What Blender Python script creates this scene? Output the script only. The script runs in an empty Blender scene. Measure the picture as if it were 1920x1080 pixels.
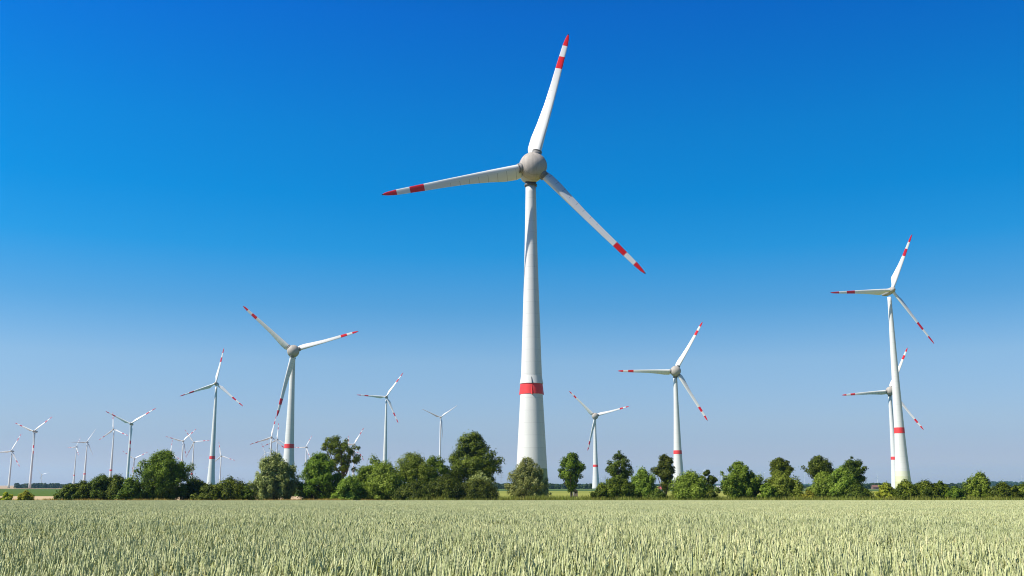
import bpy, math, random
import numpy as np
from mathutils import Vector, Matrix
R_ = math.radians
sc = bpy.context.scene
C = sc.collection

# ------------------------------------------------------------------ camera
CAM_Z = 1.37
FOC = 1866.667                      # focal length in pixels of a 1920 wide frame (35 mm on full frame)
PITCH = math.atan(369.0 / FOC)
cam_data = bpy.data.cameras.new('camera')
cam_data.lens = 35.0
cam_data.sensor_width = 36.0
cam_data.clip_start = 0.1
cam_data.clip_end = 60000
cam = bpy.data.objects.new('camera', cam_data)
cam.location = (0, 0, CAM_Z)
cam.rotation_euler = (math.pi / 2 + PITCH, 0, 0)
C.objects.link(cam)
sc.camera = cam

# ------------------------------------------------------------------ sky and sun
SUN_EL = R_(48)
SUN_AZ = R_(248)                    # clockwise from +Y: left of the camera and a little behind it
world = bpy.data.worlds.new('World')
sc.world = world
world.use_nodes = True
wn, wl = world.node_tree.nodes, world.node_tree.links
wn.clear()
w_out = wn.new('ShaderNodeOutputWorld')
w_bg = wn.new('ShaderNodeBackground')
w_sky = wn.new('ShaderNodeTexSky')
w_sky.sky_type = 'NISHITA'
w_sky.sun_disc = False
w_sky.sun_elevation = SUN_EL
w_sky.sun_rotation = SUN_AZ
w_sky.altitude = 0
w_sky.air_density = 1.0
w_sky.dust_density = 0.6
w_sky.ozone_density = 2.5
# deep blue paling towards the horizon, darkened above the frame to cut ambient fill: a tint over elevation on the physical sky
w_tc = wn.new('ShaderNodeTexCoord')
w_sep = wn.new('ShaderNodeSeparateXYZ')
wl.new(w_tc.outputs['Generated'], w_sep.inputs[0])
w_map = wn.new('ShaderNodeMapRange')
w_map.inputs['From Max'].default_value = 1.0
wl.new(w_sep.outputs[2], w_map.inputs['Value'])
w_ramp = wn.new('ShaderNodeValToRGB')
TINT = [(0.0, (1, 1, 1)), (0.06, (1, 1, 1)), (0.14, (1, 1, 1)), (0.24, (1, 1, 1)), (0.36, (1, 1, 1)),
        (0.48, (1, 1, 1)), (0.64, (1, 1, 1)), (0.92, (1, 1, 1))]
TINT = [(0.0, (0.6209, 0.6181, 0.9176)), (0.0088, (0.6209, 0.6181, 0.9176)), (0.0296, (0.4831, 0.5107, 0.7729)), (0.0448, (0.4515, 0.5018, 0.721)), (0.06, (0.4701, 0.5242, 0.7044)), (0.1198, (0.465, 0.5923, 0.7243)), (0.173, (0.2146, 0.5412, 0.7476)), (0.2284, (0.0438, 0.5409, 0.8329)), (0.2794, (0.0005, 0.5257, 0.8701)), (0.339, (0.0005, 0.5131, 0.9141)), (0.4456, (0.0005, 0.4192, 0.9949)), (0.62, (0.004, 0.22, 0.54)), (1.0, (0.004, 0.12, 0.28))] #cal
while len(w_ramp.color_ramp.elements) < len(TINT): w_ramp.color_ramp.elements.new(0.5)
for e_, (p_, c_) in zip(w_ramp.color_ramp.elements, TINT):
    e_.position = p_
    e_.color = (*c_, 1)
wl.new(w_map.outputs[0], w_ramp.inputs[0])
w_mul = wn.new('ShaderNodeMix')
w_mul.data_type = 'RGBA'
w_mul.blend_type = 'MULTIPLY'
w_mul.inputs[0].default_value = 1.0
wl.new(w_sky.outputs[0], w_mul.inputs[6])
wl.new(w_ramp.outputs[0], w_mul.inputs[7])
# the sky is a little brighter on the sun's side
w_az = wn.new('ShaderNodeMath')
w_az.operation = 'MULTIPLY_ADD'
wl.new(w_sep.outputs[0], w_az.inputs[0])
w_az.inputs[1].default_value = -0.17
w_az.inputs[2].default_value = 1.0
w_azm = wn.new('ShaderNodeVectorMath')
w_azm.operation = 'SCALE'
wl.new(w_mul.outputs[2], w_azm.inputs[0])
wl.new(w_az.outputs[0], w_azm.inputs['Scale'])
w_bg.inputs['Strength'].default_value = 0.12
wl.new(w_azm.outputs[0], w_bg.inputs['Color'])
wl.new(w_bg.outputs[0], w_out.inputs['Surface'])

sun_data = bpy.data.lights.new('sun', 'SUN')
sun_data.energy = 5.0
sun_data.angle = R_(0.53)
sun_data.color = (1.0, 0.945, 0.85)
sun = bpy.data.objects.new('sun', sun_data)
sd = Vector((math.sin(SUN_AZ) * math.cos(SUN_EL), math.cos(SUN_AZ) * math.cos(SUN_EL), math.sin(SUN_EL)))
sun.rotation_euler = sd.to_track_quat('Z', 'Y').to_euler()
sun.location = (-100, -30, 200)
C.objects.link(sun)

vs = sc.view_settings
vs.view_transform = 'Standard'
vs.look = 'None'
vs.gamma = 1.0
vs.use_curve_mapping = False
vs.exposure = 0.55
sc.render.engine = 'CYCLES'
cy = sc.cycles
cy.max_bounces = 6
cy.diffuse_bounces = 1
cy.glossy_bounces = 2
cy.transmission_bounces = 3
cy.transparent_max_bounces = 8
cy.volume_bounces = 1
cy.use_denoising = True
cy.use_adaptive_sampling = False
cy.pixel_filter_type = 'BLACKMAN_HARRIS'
cy.filter_width = 1.05
cy.sample_clamp_indirect = 6.0

# ------------------------------------------------------------------ helpers
FW = np.array([0, math.cos(PITCH), math.sin(PITCH)])
UPV = np.array([0, -math.sin(PITCH), math.cos(PITCH)])


def ray(u, v):
    d = FW + np.array([1., 0, 0]) * (u - 960) / FOC + UPV * (540 - v) / FOC
    return d / d[1]


def gz(y):
    """ground height: the wheat field falls gently away from the camera, then flattens"""
    y = np.maximum(y, 0.0)
    return (-0.0130 * np.minimum(y, 205) - 0.0004 * np.clip(y - 205, 0, 200)
            - 0.0019 * np.clip(y - 405, 0, 1800))


def ground_at(u, Y):
    """point of the ground at distance Y on the bearing of image column u (measured on the horizon)"""
    r = ray(u, 909)
    return Vector((r[0] * Y, Y, float(gz(Y))))


def tag(o, label=None, cat=None, group=None, kind=None):
    if label: o['label'] = label
    if cat: o['category'] = cat
    if group: o['group'] = group
    if kind: o['kind'] = kind
    return o


def empty(name, loc, rz=0.0):
    o = bpy.data.objects.new(name, None)
    o.empty_display_size = 0.5
    o.location = loc
    o.rotation_euler = (0, 0, rz)
    C.objects.link(o)
    return o


def link(name, me, parent=None, loc=None):
    o = bpy.data.objects.new(name, me)
    C.objects.link(o)
    if parent: o.parent = parent
    if loc is not None: o.location = loc
    return o


def np_mesh(name, verts, quads, mats, smooth=False, attr=None, tris=None, mat_idx=None, attrs=None):
    """fast mesh from numpy arrays"""
    me = bpy.data.meshes.new(name)
    verts = np.asarray(verts, dtype=np.float32).reshape(-1, 3)
    quads = np.zeros((0, 4), int) if quads is None else np.asarray(quads, dtype=np.int32).reshape(-1, 4)
    tris = np.zeros((0, 3), int) if tris is None else np.asarray(tris, dtype=np.int32).reshape(-1, 3)
    nq, nt = len(quads), len(tris)
    me.vertices.add(len(verts))
    me.vertices.foreach_set('co', verts.ravel())
    me.loops.add(nq * 4 + nt * 3)
    me.loops.foreach_set('vertex_index', np.concatenate([quads.ravel(), tris.ravel()]).astype(np.int32))
    me.polygons.add(nq + nt)
    ls = np.concatenate([np.arange(nq) * 4, nq * 4 + np.arange(nt) * 3]).astype(np.int32)
    me.polygons.foreach_set('loop_start', ls)
    if mat_idx is not None:
        me.polygons.foreach_set('material_index', np.asarray(mat_idx, dtype=np.int32))
    me.polygons.foreach_set('use_smooth', np.full(nq + nt, smooth))
    me.update(calc_edges=True)
    for m in (mats if isinstance(mats, (list, tuple)) else [mats]):
        me.materials.append(m)
    if attr is not None:
        a = me.attributes.new('rnd', 'FLOAT', 'POINT')
        a.data.foreach_set('value', np.asarray(attr, dtype=np.float32))
    for k, v in (attrs or {}).items():
        a = me.attributes.new(k, 'FLOAT', 'POINT')
        a.data.foreach_set('value', np.asarray(v, dtype=np.float32))
    return me


def nodes_of(name):
    m = bpy.data.materials.new(name)
    m.use_nodes = True
    nt = m.node_tree
    nt.nodes.clear()
    out = nt.nodes.new('ShaderNodeOutputMaterial')
    return m, nt, nt.nodes, nt.links, out


def mix_rgb(nt, fac, a, b, mode='MIX'):
    n = nt.nodes.new('ShaderNodeMix')
    n.data_type = 'RGBA'
    n.blend_type = mode
    for sock, val in ((n.inputs[0], fac), (n.inputs[6], a), (n.inputs[7], b)):
        if hasattr(val, 'is_output'):
            nt.links.new(val, sock)
        elif isinstance(val, (int, float)):
            sock.default_value = val
        else:
            sock.default_value = (*val, 1.0)
    return n.outputs[2]


def math_n(nt, op, a, b=None, c=None, clamp=False):
    n = nt.nodes.new('ShaderNodeMath')
    n.operation = op
    n.use_clamp = clamp
    for i, v in enumerate((a, b, c)):
        if v is None: continue
        if hasattr(v, 'is_output'): nt.links.new(v, n.inputs[i])
        else: n.inputs[i].default_value = v
    return n.outputs[0]


def noise(nt, vec, scale, detail=4, rough=0.55):
    n = nt.nodes.new('ShaderNodeTexNoise')
    n.inputs['Scale'].default_value = scale
    n.inputs['Detail'].default_value = detail
    n.inputs['Roughness'].default_value = rough
    if vec is not None: nt.links.new(vec, n.inputs['Vector'])
    return n.outputs['Fac']


def ramp(nt, fac, stops, mode='LINEAR'):
    n = nt.nodes.new('ShaderNodeValToRGB')
    cr = n.color_ramp
    cr.interpolation = mode
    while len(cr.elements) < len(stops): cr.elements.new(0.5)
    for e, (p, c) in zip(cr.elements, stops):
        e.position = p
        e.color = (*c, 1) if len(c) == 3 else c
    nt.links.new(fac, n.inputs[0])
    return n.outputs[0]


def simple_mat(name, col, rough=0.6, var=0.12, scale=1.5, spec=0.4):
    m, nt, N, L, out = nodes_of(name)
    b = N.new('ShaderNodeBsdfPrincipled')
    tc = N.new('ShaderNodeTexCoord')
    f = noise(nt, tc.outputs['Object'], scale)
    c = mix_rgb(nt, f, tuple(x * (1 - var) for x in col), tuple(min(1, x * (1 + var)) for x in col))
    L.new(c, b.inputs['Base Color'])
    b.inputs['Roughness'].default_value = rough
    b.inputs['Specular IOR Level'].default_value = spec
    L.new(b.outputs[0], out.inputs['Surface'])
    return m


def leaf_mat(name, dark, light, trans=0.35, extra=None, rough=0.55):
    """foliage: each leaf its own tone, a little light shining through"""
    m, nt, N, L, out = nodes_of(name)
    at = N.new('ShaderNodeAttribute')
    at.attribute_name = 'rnd'
    oi = N.new('ShaderNodeObjectInfo')
    stops = [(0.0, dark), (0.75, light)]
    stops.append((1.0, extra if extra else tuple(min(1, x * 1.25) for x in light)))
    c = ramp(nt, at.outputs['Fac'], stops)
    hs = N.new('ShaderNodeHueSaturation')
    L.new(c, hs.inputs['Color'])
    L.new(math_n(nt, 'MULTIPLY_ADD', oi.outputs['Random'], 0.03, 0.485), hs.inputs['Hue'])
    L.new(math_n(nt, 'MULTIPLY_ADD', oi.outputs['Random'], 0.3, 0.85), hs.inputs['Value'])
    d = N.new('ShaderNodeBsdfPrincipled')
    d.inputs['Roughness'].default_value = rough
    d.inputs['Specular IOR Level'].default_value = 0.12
    L.new(hs.outputs[0], d.inputs['Base Color'])
    t = N.new('ShaderNodeBsdfTranslucent')
    L.new(mix_rgb(nt, 1.0, hs.outputs[0], (1.15, 1.2, 0.6), 'MULTIPLY'), t.inputs['Color'])
    ms = N.new('ShaderNodeMixShader')
    ms.inputs[0].default_value = trans
    L.new(d.outputs[0], ms.inputs[1])
    L.new(t.outputs[0], ms.inputs[2])
    L.new(ms.outputs[0], out.inputs['Surface'])
    return m


# ------------------------------------------------------------------ ground
def ground_material():
    m, nt, N, L, out = nodes_of('field_soil_and_crops')
    geo = N.new('ShaderNodeNewGeometry')
    sep = N.new('ShaderNodeSeparateXYZ')
    L.new(geo.outputs['Position'], sep.inputs[0])
    x, y = sep.outputs[0], sep.outputs[1]
    mp = N.new('ShaderNodeMapping')
    mp.inputs['Scale'].default_value = (0.02, 0.02, 0.02)
    L.new(geo.outputs['Position'], mp.inputs[0])
    big = noise(nt, mp.outputs[0], 1.0, 5)
    mp2 = N.new('ShaderNodeMapping')
    mp2.inputs['Scale'].default_value = (0.35, 0.6, 1)
    L.new(geo.outputs['Position'], mp2.inputs[0])
    fine = noise(nt, mp2.outputs[0], 1.0, 6, 0.7)
    mp3 = N.new('ShaderNodeMapping')
    mp3.inputs['Scale'].default_value = (0.0012, 0.01, 1)
    L.new(geo.outputs['Position'], mp3.inputs[0])
    strip = noise(nt, mp3.outputs[0], 1.0, 2)
    # wobbly borders
    yw = math_n(nt, 'MULTIPLY_ADD', math_n(nt, 'SUBTRACT', big, 0.5), 14.0, y)
    soil = mix_rgb(nt, fine, (0.035, 0.045, 0.016), (0.075, 0.085, 0.03))
    pale = mix_rgb(nt, fine, (0.21, 0.225, 0.035), (0.31, 0.305, 0.065))       # ripening field on the right
    pale = mix_rgb(nt, ramp(nt, strip, [(0.42, (0, 0, 0)), (0.6, (1, 1, 1))]), pale, (0.16, 0.185, 0.03))
    green = mix_rgb(nt, fine, (0.062, 0.100, 0.009), (0.090, 0.140, 0.014))   # beet field on the left
    tan = mix_rgb(nt, fine, (0.40, 0.27, 0.13), (0.58, 0.44, 0.27))         # stubble strip
    straw = mix_rgb(nt, fine, (0.22, 0.14, 0.03), (0.45, 0.27, 0.07))       # dry verge
    far = mix_rgb(nt, ramp(nt, strip, [(0.4, (0, 0, 0)), (0.5, (1, 1, 1))], 'CONSTANT'),
                  (0.20, 0.20, 0.07), (0.09, 0.14, 0.035))
    far_tan = mix_rgb(nt, ramp(nt, strip, [(0.5, (0, 0, 0)), (0.56, (1, 1, 1))]), (0.42, 0.27, 0.16), (0.36, 0.30, 0.15))

    def step(v, edge, w=2.0):
        n = N.new('ShaderNodeMapRange')
        n.interpolation_type = 'SMOOTHSTEP'
        n.inputs['From Min'].default_value = edge - w
        n.inputs['From Max'].default_value = edge + w
        L.new(v, n.inputs['Value'])
        return n.outputs[0]
    # left block of land: x < -16 - 0.07 y
    side = math_n(nt, 'ADD', math_n(nt, 'MULTIPLY', y, 0.07), math_n(nt, 'ADD', x, 16.0))
    is_right = step(side, 0.0, 3.0)
    left = mix_rgb(nt, step(yw, 232, 5), straw, tan)
    left = mix_rgb(nt, step(yw, 372, 6), left, green)
    left = mix_rgb(nt, step(y, 1760, 20), left, far_tan)
    right = mix_rgb(nt, step(yw, 470, 8), mix_rgb(nt, step(yw, 226, 4), (0.06, 0.09, 0.02), pale), pale)
    right = mix_rgb(nt, step(y, 850, 10), right, (0.045, 0.085, 0.018))
    right = mix_rgb(nt, step(y, 1180, 20), right, far)
    col = mix_rgb(nt, is_right, left, right)
    col = mix_rgb(nt, step(y, 206, 1.0), soil, col)
    b = N.new('ShaderNodeBsdfPrincipled')
    b.inputs['Roughness'].default_value = 0.95
    b.inputs['Specular IOR Level'].default_value = 0.1
    L.new(col, b.inputs['Base Color'])
    bp = N.new('ShaderNodeBump')
    bp.inputs['Strength'].default_value = 0.6
    bp.inputs['Distance'].default_value = 0.3
    L.new(fine, bp.inputs['Height'])
    L.new(bp.outputs[0], b.inputs['Normal'])
    L.new(b.outputs[0], out.inputs['Surface'])
    return m


ys = np.concatenate([[-400, -60], np.linspace(-20, 205, 46), np.linspace(215, 405, 20), np.linspace(450, 2205, 40),
                     np.linspace(2500, 12000, 20)])
xs = np.concatenate([np.linspace(-9000, -400, 12), np.linspace(-300, 300, 31), np.linspace(400, 9000, 12)])
GX, GY = np.meshgrid(xs, ys)
GZ = gz(GY)
nx, ny = len(xs), len(ys)
idx = np.arange(nx * ny).reshape(ny, nx)
q = np.stack([idx[:-1, :-1], idx[:-1, 1:], idx[1:, 1:], idx[1:, :-1]], -1).reshape(-1, 4)
ground = link('ground', np_mesh('ground', np.stack([GX, GY, GZ], -1), q, ground_material(), True))
tag(ground, kind='structure')

# ------------------------------------------------------------------ wheat
def wheat_material(name, is_ear):
    m, nt, N, L, out = nodes_of(name)
    at = N.new('ShaderNodeAttribute')
    at.attribute_name = 'rnd'
    geo = N.new('ShaderNodeNewGeometry')
    mp = N.new('ShaderNodeMapping')
    mp.inputs['Scale'].default_value = (0.16, 0.10, 0.0)
    L.new(geo.outputs['Position'], mp.inputs[0])
    patch = noise(nt, mp.outputs[0], 1.0, 4, 0.6)
    if is_ear:
        c = ramp(nt, at.outputs['Fac'], [(0.0, (0.32, 0.345, 0.135)), (0.35, (0.52, 0.54, 0.245)),
                                         (0.75, (0.635, 0.64, 0.345)), (1.0, (0.74, 0.68, 0.35))])
        c = mix_rgb(nt, ramp(nt, patch, [(0.35, (0, 0, 0)), (0.68, (1, 1, 1))]), mix_rgb(nt, 1.0, c, (0.92, 0.94, 0.88), 'MULTIPLY'),
                    mix_rgb(nt, 1.0, c, (1.08, 1.05, 0.98), 'MULTIPLY'))
    else:
        c = ramp(nt, at.outputs['Fac'], [(0.0, (0.15, 0.175, 0.04)), (0.6, (0.32, 0.345, 0.095)), (1.0, (0.55, 0.50, 0.17))])
    d = N.new('ShaderNodeBsdfPrincipled')
    d.inputs['Roughness'].default_value = 0.6
    d.inputs['Specular IOR Level'].default_value = 0.3
    L.new(c, d.inputs['Base Color'])
    t = N.new('ShaderNodeBsdfTranslucent')
    L.new(c, t.inputs['Color'])
    ms = N.new('ShaderNodeMixShader')
    ms.inputs[0].default_value = 0.15 if is_ear else 0.35
    L.new(d.outputs[0], ms.inputs[1])
    L.new(t.outputs[0], ms.inputs[2])
    L.new(ms.outputs[0], out.inputs['Surface'])
    return m


M_EAR = wheat_material('wheat_ear', True)
M_STALK = wheat_material('wheat_leaf', False)


def tubes(P, rad_a, rad_b, dirx, diry):
    """P: K,n,3 centre lines; rad_a/b: n or K,n radii along dirx/diry (K,3); four sided tubes"""
    K, n, _ = P.shape
    ra = np.broadcast_to(rad_a, (K, n))[..., None]
    rb = np.broadcast_to(rad_b, (K, n))[..., None]
    dx, dy = dirx[:, None, :], diry[:, None, :]
    ring = np.stack([P + dx * ra, P + dy * rb, P - dx * ra, P - dy * rb], 2)     # K,n,4,3
    base = (np.arange(K) * n * 4)[:, None, None] + (np.arange(n - 1) * 4)[None, :, None]
    s = np.arange(4)[None, None, :]
    s2 = (s + 1) % 4
    quads = np.stack([base + s, base + s2, base + 4 + s2, base + 4 + s], -1).reshape(-1, 4)
    return ring.reshape(-1, 3), quads


def wheat_patch(name, size, dens, rings, seed, leaves=True, fat=1.0, zlow=0.0):
    rg = np.random.default_rng(seed)
    K = int(size * size * dens)
    bx = (rg.random(K) - .5) * size
    by = (rg.random(K) - .5) * size
    h = 0.945 + rg.normal(0, 0.032, K) + 0.018 * np.sin(bx * 4.1 + seed) + 0.018 * np.sin(by * 3.3 + seed * 2)
    short = rg.random(K) < 0.18
    h = np.where(short, h - rg.random(K) * 0.16, h)
    la = rg.normal(0.3, 1.3, K)
    lean = np.abs(rg.normal(0.0, 0.15, K)) + 0.02
    lean = np.where(rg.random(K) < 0.06, lean + 0.3, lean)
    lx, ly = np.cos(la) * lean, np.sin(la) * lean
    L_ear = 0.084 + rg.normal(0, 0.012, K)
    V, Q, A, MI = [], [], [], []
    off = 0
    rnd = np.clip(rg.normal(0.5, 0.24, K), 0, 1)

    def pos(t):                                                    # t K,n (fraction of height, may exceed 1)
        b = t ** 2.2
        return np.stack([bx[:, None] + lx[:, None] * h[:, None] * b, by[:, None] + ly[:, None] * h[:, None] * b,
                         h[:, None] * t - 0.5 * (lean[:, None] ** 2) * t * h[:, None] - 0.0130 * by[:, None]], -1)

    def add(v, qd, a, mi):
        nonlocal off
        V.append(v); Q.append(qd + off); A.append(a); MI.append(np.full(len(qd), mi))
        off += len(v)
    th = rg.random(K) * math.pi
    dx = np.stack([np.cos(th), np.sin(th), np.zeros(K)], -1)
    dy = np.stack([-np.sin(th), np.cos(th), np.zeros(K)], -1)
    te = 1 - L_ear / h
    n = rings
    s = np.linspace(0, 1, n)
    t = te[:, None] + (1 - te)[:, None] * s[None]
    prof = np.interp(s, [0, .08, .25, .6, .85, 1], [.35, .75, 1, .95, .65, .12])
    bump = np.where(np.arange(n) % 2 == 0, 1.0, 0.74) if n > 5 else np.ones(n)
    wid = fat * (0.0085 + rg.normal(0, 0.0007, K))[:, None]
    v, qd = tubes(pos(t), wid * (prof * bump)[None], wid * 0.72 * (prof * bump[::-1])[None], dx, dy)
    add(v, qd, np.repeat(rnd, n * 4), 0)
    # stalk
    t0 = np.full(K, zlow)
    s = np.array([0, .6, 1.0])
    t = t0[:, None] + (te - t0)[:, None] * s[None]
    v, qd = tubes(pos(t), np.full(3, 0.0022 * fat), np.full(3, 0.0022 * fat), dx, dy)
    add(v, qd, np.repeat(np.clip(rnd * 0.8 + 0.15, 0, 1), 12), 1)
    if leaves:
        for rep, (f, ln) in enumerate(((0.80, 0.17), (0.62, 0.2))):
            sel = rg.random(K) < (0.75 if rep == 0 else 0.9)
            k = int(sel.sum())
            an = rg.random(k) * 6.283
            o = np.stack([np.cos(an), np.sin(an), np.zeros(k)], -1)
            side = np.stack([-np.sin(an), np.cos(an), np.zeros(k)], -1)
            p0 = pos(np.full((K, 1), f))[sel][:, 0]
            ll = ln * (0.7 + 0.6 * rg.random(k))[:, None]
            up = np.array([0, 0, 1.0])
            dr = (0.2 + 0.8 * rg.random(k))[:, None]
            p1 = p0 + o * ll * .32 + up * ll * .55
            p2 = p0 + o * ll * .75 + up * ll * (.75 - .25 * dr)
            p3 = p0 + o * ll * 1.05 + up * ll * (.7 - .8 * dr)
            w = 0.0065 * fat
            vs_ = np.stack([p0 - side * w * .6, p0 + side * w * .6, p1 - side * w, p1 + side * w, p2 - side * w * .8, p2 + side * w * .8,
                            p3 - side * w * .1, p3 + side * w * .1], 1).reshape(-1, 3)
            b = (np.arange(k) * 8)[:, None]
            qq = np.concatenate([b + np.array([[0, 1, 3, 2]]), b + np.array([[2, 3, 5, 4]]), b + np.array([[4, 5, 7, 6]])], 0)
            add(vs_, qq, np.repeat(np.clip(rg.random(k), 0, 1), 8), 1)
    me = np_mesh(name, np.concatenate(V), np.concatenate(Q), [M_EAR, M_STALK], False, np.concatenate(A), mat_idx=np.concatenate(MI))
    return me


def scatter_object(name, pts, which, sclx, meshes, mat_list, sclz=None):
    """one object whose points carry instances of the given patch meshes"""
    col = bpy.data.collections.new(name + '_patches')
    for i, me in enumerate(meshes):
        o = bpy.data.objects.new('%s_patch_%02d' % (name, i), me)
        col.objects.link(o)
    me = bpy.data.meshes.new(name)
    me.vertices.add(len(pts))
    me.vertices.foreach_set('co', np.asarray(pts, dtype=np.float32).ravel())
    a = me.attributes.new('which', 'INT', 'POINT')
    a.data.foreach_set('value', np.asarray(which, dtype=np.int32))
    a = me.attributes.new('scl', 'FLOAT_VECTOR', 'POINT')
    sz = np.ones(len(pts)) if sclz is None else sclz
    a.data.foreach_set('vector', np.stack([sclx, np.ones(len(pts)), sz], -1).astype(np.float32).ravel())
    for m in mat_list: me.materials.append(m)
    o = link(name, me)
    ng = bpy.data.node_groups.new(name + '_scatter', 'GeometryNodeTree')
    ng.interface.new_socket('Geometry', in_out='INPUT', socket_type='NodeSocketGeometry')
    ng.interface.new_socket('Geometry', in_out='OUTPUT', socket_type='NodeSocketGeometry')
    N, L = ng.nodes, ng.links
    gi, go = N.new('NodeGroupInput'), N.new('NodeGroupOutput')
    ci = N.new('GeometryNodeCollectionInfo')
    ci.inputs['Collection'].default_value = col
    ci.inputs['Separate Children'].default_value = True
    ci.inputs['Reset Children'].default_value = True
    iop = N.new('GeometryNodeInstanceOnPoints')
    iop.inputs['Pick Instance'].default_value = True
    na = N.new('GeometryNodeInputNamedAttribute')
    na.data_type = 'INT'
    na.inputs['Name'].default_value = 'which'
    nb = N.new('GeometryNodeInputNamedAttribute')
    nb.data_type = 'FLOAT_VECTOR'
    nb.inputs['Name'].default_value = 'scl'
    L.new(gi.outputs[0], iop.inputs['Points'])
    L.new(ci.outputs[0], iop.inputs['Instance'])
    L.new([s for s in na.outputs if s.enabled][0], iop.inputs['Instance Index'])
    L.new([s for s in nb.outputs if s.enabled][0], iop.inputs['Scale'])
    L.new(iop.outputs[0], go.inputs[0])
    md = o.modifiers.new('scatter', 'NODES')
    md.node_group = ng
    return o


rg = np.random.default_rng(5)
near_m = [wheat_patch('wheat_near', 1.3, 640, 9, 10 + i) for i in range(5)]
mid_m = [wheat_patch('wheat_mid', 2.6, 500, 5, 20 + i, True, 1.15, 0.3) for i in range(5)]
far_m = [wheat_patch('wheat_far', 6.0, 230, 4, 30 + i, False, 1.7, 0.55) for i in range(5)]
pts, wh, sx, sz = [], [], [], []


def lay(y0, y1, size, first, wide):
    y = y0 + size / 2
    k = 0
    while y < y1:
        half = wide(y)
        x = -half + rg.random() * size
        while x < half:
            pts.append((x, y, float(gz(y)) if y > 0 else -0.013 * y)); wh.append(first + int(rg.integers(0, 5)))
            sx.append(1.0 if rg.random() < .5 else -1.0)
            sz.append(1.0 + 0.035 * math.sin(x * .55 + 1.3 * math.sin(y * .23)) * min(1, 20 / max(y, 8)) + rg.normal(0, .008))
            x += size * 0.98
        y += size * 0.98


lay(-4.0, 17.0, 1.3, 0, lambda y: 5.0 + max(y, 0) * .56)
lay(17.0, 62.0, 2.6, 5, lambda y: 8.0 + y * .56)
lay(62.0, 203.0, 6.0, 10, lambda y: 14.0 + y * .58)
pts_a = np.array(pts)
pts_a[:, 2] = -0.013 * pts_a[:, 1]
wheat = scatter_object('wheat', pts_a, wh, np.array(sx), near_m + mid_m + far_m, [M_EAR, M_STALK], np.array(sz))
tag(wheat, 'dense pale green field of ripening wheat ears filling the foreground', 'wheat', kind='stuff')

# ------------------------------------------------------------------ verge grass behind the wheat
M_GRASS = leaf_mat('verge_grass_blades', (0.09, 0.115, 0.016), (0.26, 0.275, 0.045), 0.3, (0.42, 0.37, 0.10))
M_STRAWG = leaf_mat('dry_grass_blades', (0.22, 0.15, 0.03), (0.58, 0.38, 0.10), 0.3, (0.34, 0.32, 0.06))


def grass_patch(name, w, d, n, hmin, hmax, mat, seed):
    rg = np.random.default_rng(seed)
    x = (rg.random(n) - .5) * w
    y = (rg.random(n) - .5) * d
    h = hmin + (hmax - hmin) * rg.random(n) ** 1.6
    an = rg.random(n) * 6.283
    s = np.stack([np.cos(an), np.sin(an), np.zeros(n)], -1) * (0.03 + 0.04 * rg.random(n))[:, None]
    le = rg.normal(0, .22, (n, 2)) * h[:, None]
    b = np.stack([x, y, np.zeros(n) - .05], -1)
    m_ = np.stack([x + le[:, 0] * .35, y + le[:, 1] * .35, h * .6], -1)
    t = np.stack([x + le[:, 0], y + le[:, 1], h], -1)
    v = np.stack([b - s, b + s, m_ + s * .9, m_ - s * .9, t], 1).reshape(-1, 3)
    k = (np.arange(n) * 5)[:, None]
    return np_mesh(name, v, k + np.array([[0, 1, 2, 3]]), mat, False, np.repeat(rg.random(n), 5), tris=k + np.array([[3, 2, 4]]))


def verge(name, label, mat, x0, x1, y0, y1, seed, hmax, step=3.0):
    r2 = np.random.default_rng(seed)
    ms = [grass_patch(name, 3.6, 3.0, 420, .25, hmax, mat, seed * 10 + i) for i in range(4)]
    P, W, S, Z = [], [], [], []
    y = y0
    while y < y1:
        x = x0
        while x < x1:
            P.append((x + r2.normal(0, .4), y + r2.normal(0, .4), float(gz(y))))
            W.append(int(r2.integers(0, 4))); S.append(1 if r2.random() < .5 else -1); Z.append(0.55 + 0.75 * r2.random())
            x += step
        y += step * .8
    o = scatter_object(name, np.array(P), W, np.array(S, float), ms, [mat], np.array(Z))
    return tag(o, label, 'grass', kind='stuff')


verge('verge_grass', 'rough green grass verge between the wheat and the pale field', M_GRASS, -22, 125, 206.5, 222, 3, 1.75)
verge('dry_grass', 'golden dry grass strip behind the wheat on the left side', M_STRAWG, -128, -22, 206.5, 218, 4, 1.15)

# ------------------------------------------------------------------ trees and bushes
LEAF = {
    'dark': leaf_mat('leaves_dark_green', (0.029, 0.053, 0.004), (0.125, 0.168, 0.012), 0.24, (0.24, 0.285, 0.025)),
    'deep': leaf_mat('leaves_deep_green', (0.020, 0.038, 0.004), (0.090, 0.118, 0.009), 0.22, (0.19, 0.21, 0.022)),
    'mid': leaf_mat('leaves_mid_green', (0.045, 0.080, 0.006), (0.165, 0.23, 0.018), 0.3, (0.29, 0.355, 0.04)),
    'grey': leaf_mat('leaves_grey_green', (0.10, 0.12, 0.024), (0.30, 0.32, 0.09), 0.22, (0.52, 0.54, 0.24)),
    'light': leaf_mat('leaves_light_green', (0.08, 0.12, 0.009), (0.22, 0.285, 0.03), 0.3, (0.36, 0.42, 0.07)),
    'lime': leaf_mat('leaves_lime_green', (0.16, 0.18, 0.010), (0.40, 0.42, 0.03), 0.35, (0.52, 0.52, 0.06)),
    'yellow': leaf_mat('leaves_yellow_green', (0.12, 0.13, 0.008), (0.29, 0.30, 0.025), 0.3, (0.40, 0.38, 0.04)),
}
M_BARK = simple_mat('bark', (0.085, 0.065, 0.048), 0.9, 0.35, 3.0, 0.1)
M_DEADWOOD = simple_mat('dead_wood', (0.16, 0.12, 0.10), 0.9, 0.3, 3.0, 0.1)

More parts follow.
